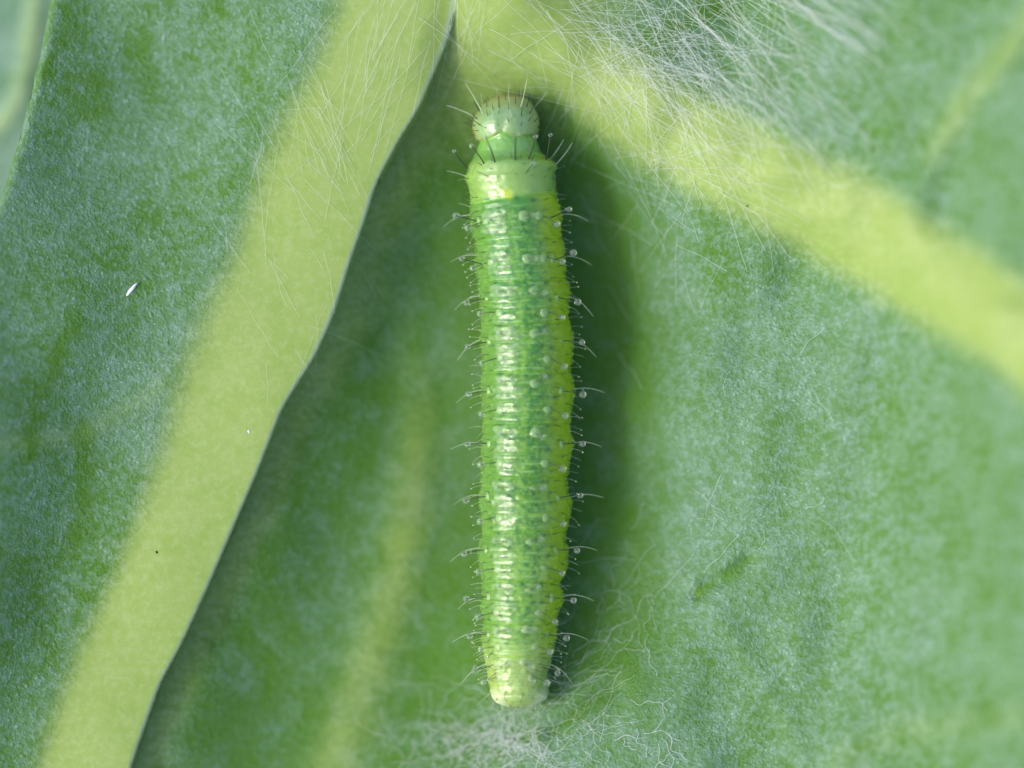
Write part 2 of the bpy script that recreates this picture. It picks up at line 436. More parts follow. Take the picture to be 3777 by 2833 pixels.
# blade: upper skin + underside + rim
THICK = 0.42
top = np.stack([GX, GY, blade_z], -1).reshape(-1, 3)
st = 5
ys = np.unique(np.append(np.arange(0, NY, st), NY - 1)); xs = np.unique(np.append(np.arange(0, NX, st), NX - 1))
lowz = GZB - THICK
lowz[:, 0] = GZB[:, 0] - 0.06
low = np.stack([GX, GY, lowz], -1)[np.ix_(ys, xs)]
nl = low.reshape(-1, 3); li = np.arange(len(nl)).reshape(len(ys), len(xs)) + len(top)
lq = np.stack([li[:-1, :-1], li[:-1, 1:], li[1:, 1:], li[1:, :-1]], -1).reshape(-1, 4)
def rim(tidx, bidx, flip):
    t_ = tidx[::st] if tidx[::st][-1] == tidx[-1] else np.append(tidx[::st], tidx[-1])
    q = np.stack([t_[:-1], t_[1:], bidx[1:], bidx[:-1]], -1)
    return q[:, ::-1] if flip else q
rq = np.concatenate([rim(idx[:, 0], li[:, 0], True), rim(idx[:, -1], li[:, -1], False), rim(idx[0], li[0], False), rim(idx[-1], li[-1], True)])
me = mesh_np('blade', np.concatenate([top, nl]), np.concatenate([quads, lq, rq]))
attr(me, 'vein', np.concatenate([VEIN.ravel(), VEIN[np.ix_(ys, xs)].ravel()]))
attr(me, 'bare_shade', np.concatenate([BARE_SHADE.ravel(), BARE_SHADE[np.ix_(ys, xs)].ravel()]))
me.materials.append(M_LEAF)
link(bpy.data.objects.new('blade', me), leaf)

def vein_part(name, cov, depth, label=None):
    inside = cov > 0.03
    if name == 'midrib':
        inside = inside | ((GU >= 1.0) & (GU < 1.0 + 1.6 * 0.036 / (GW * S)))
    zt = GZ - 0.012 + 0.012 * sstep(0.05, 0.35, cov) - (0.0012 if name == 'side_vein' else 0.0024 if name == 'branch_vein' else 0.0)
    fm = (inside[:-1, :-1] & inside[1:, :-1] & inside[1:, 1:] & inside[:-1, 1:]).ravel()
    q = quads[fm]
    used = np.unique(q); remap = np.full(NX * NY, -1); remap[used] = np.arange(len(used))
    q = remap[q]; nv = len(used)
    vt = np.stack([GX.ravel()[used], GY.ravel()[used], zt.ravel()[used]], -1)
    if name == 'midrib':            # draw the outermost row of vertices in to the line of the lip
        ur = GU.ravel()[used]; out = ur > 1.0
        vt[out, 0] += ((1.012 - ur) * GW.ravel()[used] * S)[out]
        vt[out, 2] = GLIP.ravel()[used][out]
    vb = vt.copy(); vb[:, 2] -= 0.02 + depth * sstep(0.03, 0.5, cov.ravel()[used])
    if name == 'midrib':
        uu = GU.ravel()[used]; under = GZB.ravel()[used] - 0.06
        keep = sstep(0.84, 1.0, uu)
        vb[:, 2] = np.minimum(vt[:, 2] - 0.02, np.where(uu > 0.5, under * (1 - keep) + (vt[:, 2] - 0.03) * keep, vb[:, 2]))
    ed = np.concatenate([q[:, [0, 1]], q[:, [1, 2]], q[:, [2, 3]], q[:, [3, 0]]])
    code = ed[:, 0].astype(np.int64) * nv + ed[:, 1]; rev = ed[:, 1].astype(np.int64) * nv + ed[:, 0]
    be = ed[~np.isin(code, rev)]
    side = np.stack([be[:, 1], be[:, 0], be[:, 0] + nv, be[:, 1] + nv], -1)
    m_ = mesh_np(name, np.concatenate([vt, vb]), np.concatenate([q, q[:, ::-1] + nv, side]))
    attr(m_, 'vein', np.tile(np.maximum(VEIN.ravel()[used], 1.0 * (GU.ravel()[used] > 1.0)) if name == 'midrib' else VEIN.ravel()[used], 2)); attr(m_, 'bare_shade', np.tile(BARE_SHADE.ravel()[used], 2))
    if name == 'midrib': attr(m_, 'rim', np.tile(sstep(0.945, 0.985, GU.ravel()[used]), 2))
    m_.materials.append(M_LEAF)
    o = link(bpy.data.objects.new(name, m_), leaf)
    if label: o['label'] = label
    return o
vein_part('midrib', K_RIB, 0.45, 'thick pale yellow-green midrib with a firm edge')
vein_part('side_vein', K_SIDE_PART, 0.30, 'broad pale vein running away from the head of the caterpillar')
vein_part('small_vein', K_MID, 0.20, 'slim vein in the furrow beside the midrib')
vein_part('branch_vein', K_BR, 0.15, 'slim vein branching off the broad side vein')

# leaf behind the margin
bx, by = np.meshgrid(np.linspace(-15.5, -4.6, 180), np.linspace(10.5, -7.0, 240))
bz = -2.3 + 0.09 * (bx + 10) + 0.05 * (by - 3) + 0.12 * vnoise(bx * 0.6, by * 0.6, 41) - 0.5 * sstep(-6.0, -4.6, bx)
bpx, bpy_ = pix(bx, by, bz)
bd, _ = seg_dist(bpx, bpy_, poly([(-80,200),(-20,210),(20,170),(70,165)])); bd2, _ = seg_dist(bpx, bpy_, poly([(-150,420),(0,270),(40,215),(60,120),(75,0)]))
bv = np.maximum(0.6 * np.exp(-(bd2 / 40.0) ** 2), 0); bb = 0.9 * np.exp(-(bd / 30.0) ** 2)
bz = bz + 0.15 * bv
ii = np.arange(bx.size).reshape(bx.shape)
bq = np.stack([ii[:-1, :-1], ii[1:, :-1], ii[1:, 1:], ii[:-1, 1:]], -1).reshape(-1, 4)
bt = np.stack([bx, by, bz], -1).reshape(-1, 3); bl = bt - np.array([0, 0, 0.4])
ring = np.concatenate([ii[0, :], ii[1:, -1], ii[-1, ::-1][1:], ii[::-1, 0][1:]])
rs = np.stack([ring[:-1], ring[1:], ring[1:] + bx.size, ring[:-1] + bx.size], -1)
leaf2 = empty('cabbage_leaf', (-9.5, 2.0, -2.4))
tag(leaf2, 'pale blue-green leaf out of focus below the margin of the large leaf', 'leaf')
me = mesh_np('blade', np.concatenate([bt, bl]) - np.array([-9.5, 2.0, -2.4]), np.concatenate([bq, bq[:, ::-1] + bx.size, rs]))
attr(me, 'vein', np.tile(bv.ravel(), 2)); attr(me, 'bare_shade', np.tile(bb.ravel(), 2)); me.materials.append(M_LEAF2)
link(bpy.data.objects.new('blade', me), leaf2)

# ----------------------------------------------------------------- the caterpillar: body
EL = np.array([(350,1878),(352,1848),(356,1828),(362,1811),(370,1798),(380,1786),(400,1768),(430,1749),(453,1742),(468,1740),(490,1747),(505,1756),(519,1764),(535,1763),(560,1757),(600,1735),(630,1723),(655,1717),(672,1721),(690,1728),(720,1734),(745,1737),(760,1733),(798,1732),(830,1735),(850,1736),(886,1750),(945,1751),(1003,1756),(1030,1763),(1062,1762),(1100,1764),(1121,1766),(1150,1775),(1190,1772),(1238,1771),(1285,1773),(1326,1776),(1370,1777),(1400,1773),(1444,1771),(1490,1776),(1532,1779),(1570,1777),(1620,1775),(1708,1776),(1782,1773),(1830,1766),(1855,1768),(1914,1773),(1973,1776),(2000,1768),(2032,1762),(2060,1763),(2090,1769),(2139,1776),(2183,1776),(2227,1770),(2260,1776),(2286,1782),(2359,1775),(2400,1780),(2433,1786),(2462,1795),(2492,1796),(2530,1805),(2555,1811),(2575,1820),(2590,1834),(2600,1851),(2606,1868),(2610,1890),(2611,1908)])
ER = np.array([(350,1882),(352,1908),(356,1927),(362,1941),(370,1952),(380,1961),(400,1973),(430,1987),(453,1990),(468,1989),(490,1982),(505,1978),(519,1980),(535,1986),(560,1995),(580,2017),(600,2049),(612,2055),(640,2047),(680,2048),(700,2051),(712,2056),(735,2058),(754,2066),(800,2072),(815,2073),(856,2068),(890,2077),(915,2085),(974,2085),(1010,2087),(1033,2092),(1060,2104),(1072,2107),(1100,2103),(1121,2100),(1165,2097),(1200,2105),(1223,2114),(1273,2118),(1326,2113),(1356,2106),(1400,2113),(1444,2120),(1480,2117),(1503,2112),(1576,2104),(1620,2116),(1643,2119),(1680,2108),(1708,2101),(1767,2094),(1811,2096),(1843,2112),(1870,2110),(1893,2106),(1958,2091),(1987,2085),(2010,2093),(2032,2100),(2060,2098),(2090,2094),(2124,2082),(2153,2068),(2180,2076),(2203,2082),(2230,2075),(2256,2065),(2286,2054),(2344,2057),(2389,2048),(2433,2035),(2477,2019),(2506,2022),(2555,2022),(2575,2016),(2590,1996),(2600,1974),(2606,1955),(2610,1930),(2611,1912)])
SPZ = np.array([(350,.58),(400,.68),(450,.74),(520,.76),(640,.76),(900,.78),(1400,.78),(1900,.80),(2200,.88),(2450,.98),(2611,.93)])
SEGB = [600, 735, 892, 1039, 1194, 1374, 1562, 1758, 1958, 2142, 2295, 2412, 2520]   # folds between segments
CR = []
for i in range(1, len(SEGB) - 1):
    b0, b1 = SEGB[i], SEGB[i + 1]
    for j, f in enumerate((0, .20, .40, .56, .70, .86)):
        CR.append((b0 + (b1 - b0) * f + (rng.uniform(-5, 5) if j else 0), 0.040 if j == 0 else rng.uniform(0.010, 0.026)))
CR += [(2520, .02), (2560, .015)]
CR = sorted(CR); CRY = np.array([c[0] for c in CR]); CRD = np.array([c[1] for c in CR])

def crease(y):
    k = np.clip(np.searchsorted(CRY, y) - 1, 0, len(CRY) - 2)
    c0, c1 = CRY[k], CRY[k + 1]
    t = np.clip((y - c0) / (c1 - c0), 0, 1)
    dep = CRD[k] * (1 - t) + CRD[k + 1] * t
    lump = np.clip(1 - np.abs(2 * t - 1) ** 2.2, 0, 1) ** 0.8
    d = -dep * (1 - lump)
    return np.where((y < CRY[0]) | (y > CRY[-1]), 0.0, d)

HEADM = np.array([(-90, 519), (-70, 519), (-45, 516), (-22, 504), (-6, 489), (8, 500), (30, 504), (55, 500), (90, 494)])  # rear edge of the head over the angle
def skin(py, ph):
    """point of the body surface; py photo row along the body, ph angle from the top (rad, + to the right)"""
    py = np.asarray(py, dtype=float); ph = np.asarray(ph, dtype=float)
    l = np.interp(py, EL[:, 0], EL[:, 1]); r = np.interp(py, ER[:, 0], ER[:, 1])
    cx = (l + r) / 2; hw_ = (r - l) / 2
    cz = np.interp(py, SPZ[:, 0], SPZ[:, 1])
    s, c = np.sin(ph), np.cos(ph)
    rad = hw_ * S
    deg = np.degrees(np.arctan2(np.sin(ph), np.cos(ph)))
    ye = py + 0.11 * s * hw_ * sstep(1300, 700, py) + 3.0 * np.sin(2.3 * ph + py * 0.01)
    side = 1 - 0.55 * sstep(45, 85, np.abs(deg))
    dz = crease(ye) * side
    # fine unevenness, stronger low on the flanks
    dz = dz + 0.006 * vnoise(py / 14.0, deg / 6.0 + 50, 51) + 0.012 * vnoise(py / 24.0, deg / 16.0 + 50, 52) * sstep(30, 70, np.abs(deg)) * sstep(560, 660, py) + 0.016 * vnoise(py / 9.0, deg / 9.0 + 80, 53) * sstep(55, 80, np.abs(deg)) * sstep(570, 640, py)
    # head: two lobes, frontal notch, lip over the neck
    hm = np.interp(deg, HEADM[:, 0], HEADM[:, 1])
    q = py - hm
    dz = dz + np.where(q < 0, 0.014 * sstep(-40, -4, q) * sstep(0, -3, q), -0.030 * np.exp(-(q / 12.0) ** 2) * sstep(0, 3, q)) * (py < 640)
    dz = dz - 0.035 * np.exp(-((deg + 5) / 9.0) ** 2) * sstep(380, 470, py) * sstep(500, 480, py)
    flat = np.where(c > 0, 0.96, 1.16)
    k = (CZ - cz) / (CZ - ZF)
    x = (cx - 1888.5) * S * k + (rad * k + dz) * s
    y = (1416.5 - py) * S * k + np.zeros_like(x)
    z = cz + (rad * flat + dz) * c
    # end of the head bows down to the leaf
    return np.stack([x, y, z], -1)

rows = np.unique(np.concatenate([350 + 32 * np.linspace(0, 1, 26) ** 2, np.arange(382, 2575, 2.4), 2611 - 36 * np.linspace(0, 1, 26) ** 2]))
NA = 176
ang = np.linspace(-math.pi, math.pi, NA, endpoint=False)
PY, PH = np.meshgrid(rows, ang, indexing='ij')
BV = skin(PY, PH)
nr = len(rows)
bi = np.arange(nr * NA).reshape(nr, NA); bj = np.roll(bi, -1, 1)
bqs = np.stack([bi[:-1], bj[:-1], bj[1:], bi[1:]], -1).reshape(-1, 4)[:, ::-1]
# short dark bristles on the small folds, each on a darker spot of skin
BR = []
for i in range(1, len(SEGB) - 1):
    b0, b1 = SEGB[i], SEGB[i + 1]; Ls = b1 - b0
    rowsb = [(0.05, (-30, 4, 30, 50)), (0.30, (-48, -14, 12, 40)), (0.47, (-40, -18, 18, 34)), (0.63, (-52, -12, 10, 58)), (0.79, (-22, 14)), (0.92, (-44, 42))]
    if i == len(SEGB) - 2: rowsb = rowsb[:3]
    for f_, degs in rowsb:
        for dg in degs: BR.append((b0 + Ls * (f_ + rng.uniform(-.025, .025)), -4 + dg + rng.uniform(-4, 4), dg))
# colours of the skin
deg = np.degrees(PH); dd = deg + 5.0
def lerp(a_, b_, t_): return a_ + (b_ - a_) * t_[..., None]
A = lambda *c: np.array(c)
flank = lerp(A(.135, .29, .055), A(.36, .52, .014), sstep(-30, 60, deg))  # right flank painted brighter and yellower for light shining through the body
col = np.broadcast_to(A(.070, .225, .014), PY.shape + (3,)).copy()
col = lerp(np.broadcast_to(A(.058, .225, .030), PY.shape + (3,)), col, sstep(1000, 1250, PY))
col = lerp(col, np.broadcast_to(A(.145, .31, .040), PY.shape + (3,)), sstep(1750, 2250, PY))
dors = np.exp(-(np.abs(dd) / 42.0) ** 3.0)
col = lerp(flank, col, dors)
col = lerp(col, np.broadcast_to(A(.30, .52, .03), PY.shape + (3,)), 0.22 * np.exp(-(dd / 4.5) ** 2) * sstep(740, 800, PY))
t1 = sstep(560, 630, PY) * sstep(745, 715, PY + 0.10 * np.sin(PH) * 170)
col = lerp(col, np.broadcast_to(A(.23, .40, .09), PY.shape + (3,)), t1)
neck = sstep(600, 560, PY)
col = lerp(col, np.broadcast_to(A(.17, .38, .08), PY.shape + (3,)), neck)
col = lerp(col, np.broadcast_to(A(.50, .60, .03), PY.shape + (3,)), 0.8 * np.exp(-((PY - 722) / 18.0) ** 2 - ((deg + 8) / 6.0) ** 2))
col = lerp(col, np.broadcast_to(A(.31, .43, .11), PY.shape + (3,)), sstep(2300, 2480, PY) * 0.9)
col = lerp(col, np.broadcast_to(A(.55, .62, .36), PY.shape + (3,)), sstep(2520, 2570, PY) * sstep(20, 55, np.abs(deg)))
hm = np.interp(deg, HEADM[:, 0], HEADM[:, 1]); onhead = sstep(1, -2, PY - hm)
headc = lerp(np.broadcast_to(A(.24, .39, .15), PY.shape + (3,)), np.broadcast_to(A(.34, .39, .13), PY.shape + (3,)), np.maximum(sstep(420, 360, PY), sstep(45, 85, np.abs(deg))))
headc = lerp(headc, np.broadcast_to(A(.42, .30, .10), PY.shape + (3,)), sstep(372, 352, PY))
col = lerp(col, headc, onhead)
col = lerp(col, np.broadcast_to(A(.36, .25, .07), PY.shape + (3,)), 0.5 * np.exp(-((PY - hm) / 2.4) ** 2) * (PY < 640))
# thin pale skin folds between the rings
kk = np.clip(np.searchsorted(CRY, PY) - 1, 0, len(CRY) - 2)
yfold = PY + 0.11 * np.sin(PH) * 170 * sstep(1300, 700, PY) + 3.0 * np.sin(2.3 * PH + PY * 0.01)
kk = np.clip(np.searchsorted(CRY, yfold) - 1, 0, len(CRY) - 2)
gap = np.minimum(np.abs(yfold - CRY[kk] - 7), np.abs(CRY[kk + 1] - yfold + 4))
foldw = np.exp(-(gap / 2.6) ** 2) * np.exp(-(np.abs(dd) / 34.0) ** 4) * np.clip(0.55 + 0.8 * vnoise(PY / 31.0, deg / 9.0 + 60, 71), 0, 1)
foldw *= sstep(740, 780, PY)
col = lerp(col, np.broadcast_to(A(.34, .56, .24), PY.shape + (3,)), 0.75 * foldw)
for py_, dg_, dg in BR:
    if abs(dg) < 36 and py_ < 2300:
        i0, i1 = np.searchsorted(rows, py_ - 24), np.searchsorted(rows, py_ + 24)
        ww = np.exp(-((PY[i0:i1] - py_) / 8.0) ** 2 - ((deg[i0:i1] - dg_) / 3.2) ** 2)
        col[i0:i1] = lerp(col[i0:i1], np.broadcast_to(A(.025, .15, .035), col[i0:i1].shape), 0.9 * ww)
smooth = sstep(610, 570, PY)
dorsal_a = dors * sstep(740, 800, PY) * (1 - 0.6 * sstep(2150, 2450, PY))

cat = empty('caterpillar', (float(BV[nr // 2, 0, 0]), 0.0, -0.05))
tag(cat, 'slender green caterpillar with droplet-tipped bristles, stretched along the leaf trough', 'caterpillar')
CO = np.array(cat.location)
me = mesh_np('body', BV.reshape(-1, 3) - CO, bqs)
attr(me, 'tint', col.reshape(-1, 3)); attr(me, 'dorsal', dorsal_a.ravel()); attr(me, 'smooth', smooth.ravel())
me.materials.append(M_BODY)
link(bpy.data.objects.new('body', me), cat)

def frame(py, deg_):
    """point, outward normal, tail-ward tangent and sideways tangent on the body"""
    ph = math.radians(deg_)
    p = skin(py, ph)
    e1 = skin(py + 9, ph) - skin(py - 9, ph); e2 = skin(py, ph + 0.08) - skin(py, ph - 0.08)
    e1 = Vector(e1).normalized(); e2 = Vector(e2).normalized()
    n_ = e2.cross(e1).normalized()
    c_ = Vector((math.sin(ph), 0, math.cos(ph)))
    if n_.dot(c_) < 0: n_ = -n_
    return Vector(p) - Vector(CO), n_, e1, e2

# --------------------------------------------------- prototypes (shared mesh data)
def hair_mesh(name, bend, r0, r1, mat, seg=7, sides=5):
    """unit-length hair along +Z, bending towards +X"""
    v = []; f = []
    for i in range(seg + 1):
        t_ = i / seg; x_ = bend * t_ * t_; r_ = r0 + (r1 - r0) * t_
        for k_ in range(sides):
            a_ = 2 * math.pi * k_ / sides
            v.append((x_ + r_ * math.cos(a_), r_ * math.sin(a_), t_))
    for i in range(seg):
        for k_ in range(sides):
            f.append((i * sides + k_, i * sides + (k_ + 1) % sides, (i + 1) * sides + (k_ + 1) % sides, (i + 1) * sides + k_))
    m_ = mesh_np(name, v, f); m_.materials.append(mat); return m_

def ball_mesh(name, mat, su=14, sv=8, squash=1.0, dome=False):
    v = []; f = []
    for i in range(1, sv):
        th = math.pi * i / sv
        for k_ in range(su):
            a_ = 2 * math.pi * k_ / su
            v.append((math.sin(th) * math.cos(a_), math.sin(th) * math.sin(a_), math.cos(th) * squash))
    for i in range(sv - 2):
        for k_ in range(su):
            f.append((i * su + k_, (i + 1) * su + k_, (i + 1) * su + (k_ + 1) % su, i * su + (k_ + 1) % su))
    tp = len(v); v.append((0, 0, squash)); bt_ = len(v); v.append((0, 0, -squash))
    me_ = bpy.data.meshes.new(name)
    tris = [(tp, k_, (k_ + 1) % su) for k_ in range(su)] + [(bt_, (sv - 2) * su + (k_ + 1) % su, (sv - 2) * su + k_) for k_ in range(su)]
    me_.from_pydata(v, [], f + tris)
    for p_ in me_.polygons: p_.use_smooth = True
    me_.materials.append(mat); return me_

LONG = [hair_mesh('bristle', b_, 0.030, 0.018, M_BRISTLE) for b_ in (0.0, 0.10, 0.22)]
SHORT = [hair_mesh('short_bristle', b_, 0.055, 0.020, M_BRISTLE, 4, 4) for b_ in (0.05, 0.2)]
SHORTP = [hair_mesh('pale_short', b_, 0.050, 0.030, M_PALE, 4, 4) for b_ in (0.05, 0.2)]
FINE = [hair_mesh('side_hair', b_, 0.016, 0.008, M_PALE, 8, 4) for b_ in (0.12, 0.35, 0.5)]
DROP = ball_mesh('droplet', M_DROP, 16, 10)
TIP = ball_mesh('hair_tip', M_PALE, 8, 6)
WART = ball_mesh('wart', M_WART, 16, 10, 0.5)
WARTY = ball_mesh('wart', M_WART_Y, 16, 10, 0.5)

def basis(d, toward):
    z_ = d.normalized(); x_ = (toward - z_ * toward.dot(z_))
    if x_.length < 1e-4: x_ = Vector((1, 0, 0)) - z_ * z_.x
    x_.normalize(); y_ = z_.cross(x_)
    return Matrix((x_, y_, z_)).transposed()

def put(name, me_, p, d, toward, sx, sz, parent=cat):
    o = bpy.data.objects.new(name, me_)
    o.matrix_local = Matrix.Translation(p) @ basis(d, toward).to_4x4() @ Matrix.Diagonal((sx, sx, sz, 1))
    return link(o, parent)

def long_bristle(p, d, toward, L, drop_r, bend=1, mesh=None):
    """dark hair with a drop of clear fluid at its tip"""
    b_ = (0.0, 0.10, 0.22)[bend]
    o = put('bristle', mesh or LONG[bend], p, d, toward, L, L)
    if drop_r:
        q_ = bpy.data.objects.new('droplet', DROP)
        q_.matrix_local = Matrix.Translation((b_, 0, 1.0)) @ Matrix.Diagonal((drop_r / L,) * 3 + (1,))
        link(q_, o)
    return o

# --------------------------------------------------- warts and bristles, segment by segment
J = lambda s_: rng.uniform(-s_, s_)
DOWN = Vector((0, -1, 0)); UP = Vector((0, 0, 1))
for i in range(1, len(SEGB) - 1):
    b0, b1 = SEGB[i], SEGB[i + 1]; Ls = b1 - b0
    thor = i in (1, 2)
    small = 0.85 if i >= 10 else 1.0
    rowf = (0.50, 0.50, 0.50) if thor else (0.19, 0.37, 0.72)
    if i == 3: rowf = (0.24, 0.42, 0.74)
    sets = [(rowf[0], 15.3, 0.080, 'D1'), (rowf[2], 32.0, 0.066, 'D2'), (rowf[1], 52.0, 0.058, 'SD')]
    if thor: sets[1] = (rowf[2], 37.0, 0.060, 'D2')
    for f_, dg, wr, kind in sets:
        for sg in (-1, 1):
            py_ = b0 + Ls * f_ + J(3) + (8 * sg * -1 if thor else 0)
            dg_ = -5 + sg * dg + J(1.2)
            p, n_, e1, e2 = frame(py_, dg_)
            wr_ = 1.15 * wr * small * rng.uniform(0.9, 1.1)
            o = bpy.data.objects.new('wart', WART if (PY is not None and py_ < 2100) else WARTY)
            o.matrix_local = Matrix.Translation(p - n_ * wr_ * 0.22) @ basis(n_, e1).to_4x4() @ Matrix.Diagonal((wr_ * (1.0 if kind != 'SD' else 1.15), wr_ * (1.0 if kind != 'SD' else 0.8), wr_ * 0.85, 1))
            link(o, cat)
            out = e2 * sg
            base = p + n_ * wr_ * 0.35
            if kind == 'D1':
                d_ = n_ + out * 0.35 + Vector((J(.15), J(.2), 0)); L = 0.24 * small; dr = 0.046
                long_bristle(base, d_, out, L, dr * rng.uniform(.8, 1.1), 1)
            elif kind == 'D2':
                base = p + out * wr_ * 0.8 + n_ * 0.01
                d_ = n_ * 0.75 + out * 0.85 + DOWN * (0.35 if sg > 0 else 0.15) + Vector((0, J(.12), 0)); L = 0.24
                long_bristle(base, d_, DOWN, L * small, 0.052 * rng.uniform(.8, 1.05), 1)
            else:
                base = p + out * wr_ * 0.6 + n_ * 0.01
                d_ = n_ * 0.7 + out * 0.75 + DOWN * (0.05 + J(.1)) + (Vector((0, .55, 0)) if thor and sg > 0 else Vector((0, .3, 0)) if thor else Vector()); L = 0.31
                long_bristle(base, d_, UP if thor else DOWN, L * small * rng.uniform(.92, 1.05), 0.054 * rng.uniform(.8, 1.05), 1 if not thor else 2)
    # lower lateral fine hairs, one long curved and several short
    for sg in (-1, 1):
        p, n_, e1, e2 = frame(b0 + Ls * (0.36 + J(.03)), sg * 80)
        put('side_hair', FINE[2], p, n_ + e2 * sg * 0.3 + Vector((0, .1, 0)), DOWN, 0.42 + J(.05), 0.42 + J(.05))
        for f_ in (0.06, 0.16, 0.30, 0.46, 0.60, 0.74, 0.88):
            p, n_, e1, e2 = frame(b0 + Ls * (f_ + J(.03)), sg * (76 + J(9)))
            L = 0.17 + J(.04)
            o = put('side_hair', FINE[int(rng.integers(0, 2))], p - n_ * 0.005, n_ * (0.9) + e2 * sg * 0.35 + Vector((0, J(.35), 0)), DOWN, L, L)
            if rng.random() < 0.6:
                q_ = bpy.data.objects.new('hair_tip', TIP); bb_ = (0.12, 0.35)[0 if o.data is FINE[0] else 1]
                q_.matrix_local = Matrix.Translation((bb_, 0, 1.0)) @ Matrix.Diagonal((0.011 / L,) * 3 + (1,)); link(q_, o)
for py_, dg_, dg in BR:
    p, n_, e1, e2 = frame(py_, dg_)
    sg = 1 if dg > 0 else -1
    d_ = n_ * 0.55 + e2 * sg * (0.25 + abs(dg) / 70.0) + Vector((0, J(.55), 0))
    L = 0.085 + 0.0006 * abs(dg) + J(.015)
    put('short_bristle', SHORT[int(rng.integers(0, 2))], p - n_ * 0.004, d_, DOWN, L * 1.0, L)

# collar (first segment): long bristles swept forward, as placed in the photograph
FWD = Vector((0, 1, 0))
def deg_of(px_, py_):
    l = np.interp(py_, EL[:, 0], EL[:, 1]); r = np.interp(py_, ER[:, 0], ER[:, 1])
    return math.degrees(math.asin(max(-0.985, min(0.985, (px_ - (l + r) / 2) / ((r - l) / 2)))))
def hair_to(x0, y0, x1, y1, rise, drop, kind='long', bend=1):
    """a hair rooted at photo point 0 whose tip shows at photo point 1, rising by `rise` mm"""
    p, n_, e1, e2 = frame(y0, deg_of(x0, y0))
    v_ = Vector(((x1 - x0) * S, -(y1 - y0) * S, rise)); L = v_.length
    if kind == 'long': return long_bristle(p - n_ * 0.006, v_, n_ * -0.3 + Vector((J(1), J(1), 0)) * 0.6, L, drop, bend)
    if kind == 'short': return put('short_bristle', SHORT[bend], p - n_ * 0.004, v_, Vector((J(1), J(1), 0)), max(L, 0.11) * 0.95, L)
    return put('side_hair', FINE[bend], p - n_ * 0.004, v_, Vector((J(1), J(1), 0)), L, L)
def Z1(x_, y_): return 1600 + x_ * 0.29412, 250 + y_ * 0.29412
for r_, t_, rise, dr in [((415,1275),(212,1075),.10,.036),((630,1225),(503,1000),.20,.036),((768,1212),(685,925),.24,.030),((1025,1185),(1000,885),.26,.034),((1190,1165),(1295,915),.22,.036),((1415,1165),(1480,870),.12,.034),((1158,1345),(1250,1225),.22,.038),((690,1397),(555,1322),.2,0)]:
    hair_to(*Z1(*r_), *Z1(*t_), rise, dr)
for r_, t_ in [((735,1198),(695,1115)),((605,1245),(542,1205)),((980,1165),(955,1085)),((1085,1160),(1098,1095)),((1230,1165),(1258,1125)),((1435,1298),(1500,1250)),((1250,1285),(1305,1253)),((830,1195),(822,1165)),((735,1300),(690,1285)),((1040,1375),(1012,1352)),((805,1405),(790,1385)),((1205,1385),(1245,1382)),((1385,1400),(1415,1370)),((440,1402),(360,1398)),((585,1455),(650,1440)),((1425,1550),(1480,1560)),((550,1635),(470,1650)),((1470,1402),(1545,1390)),((1120,1235),(1145,1230)),((990,1300),(985,1330))]:
    hair_to(*Z1(*r_), *Z1(*t_), .05, 0, 'short', 0)
for r_, t_, rise in [((1470,1150),(1670,925),.02),((1500,1165),(1560,1090),.02),((1545,1215),(1775,975),.0),((1535,1280),(1650,1225),0),((395,1365),(165,1270),0),((380,1400),(265,1405),0),((445,1500),(385,1500),0),((455,1560),(385,1590),0),((1545,1590),(1690,1588),0),((430,1250),(415,1185),.03)]:
    hair_to(*Z1(*r_), *Z1(*t_), rise, 0, 'fine', 0)
# head
for r_, t_ in [((545,655),(465,590)),((470,690),(395,630)),((465,750),(345,685)),((520,745),(420,690)),((585,740),(495,680)),((660,780),(590,745)),((565,805),(500,805)),((520,853),(442,853)),((680,628),(655,545)),((575,555),(497,430)),((668,508),(655,410)),((745,550),(735,465)),((685,430),(675,365)),((810,600),(825,530)),((820,520),(812,395)),((940,535),(930,455)),((900,420),(898,340)),((1025,470),(1025,375)),((1070,380),(1072,310)),((1100,625),(1110,525)),((1165,505),(1215,340)),((1205,590),(1255,495)),((1185,688),(1255,592)),((1262,695),(1330,615)),((1305,590),(1390,543)),((1320,680),(1395,640)),((1300,755),(1375,735)),((940,710),(922,635)),((808,755),(798,715)),((1090,750),(1112,710)),((815,415),(805,370)),((640,440),(632,385))]:
    hair_to(*Z1(*r_), *Z1(*t_), .08, 0, 'short', 0)
for r_, t_, rise, b_ in [((620,610),(435,200),.2,0),((615,480),(570,325),.15,0),((800,400),(790,250),.1,0),((950,460),(915,240),.2,0),((1090,510),(1200,165),.22,0),((1095,390),(1085,250),.1,0),((1290,500),(1470,335),.1,0),((500,620),(165,435),.05,0),((735,665),(722,540),.12,0),((980,650),(950,490),.18,0)]:
    hair_to(*Z1(*r_), *Z1(*t_), rise, 0, 'fine', b_)
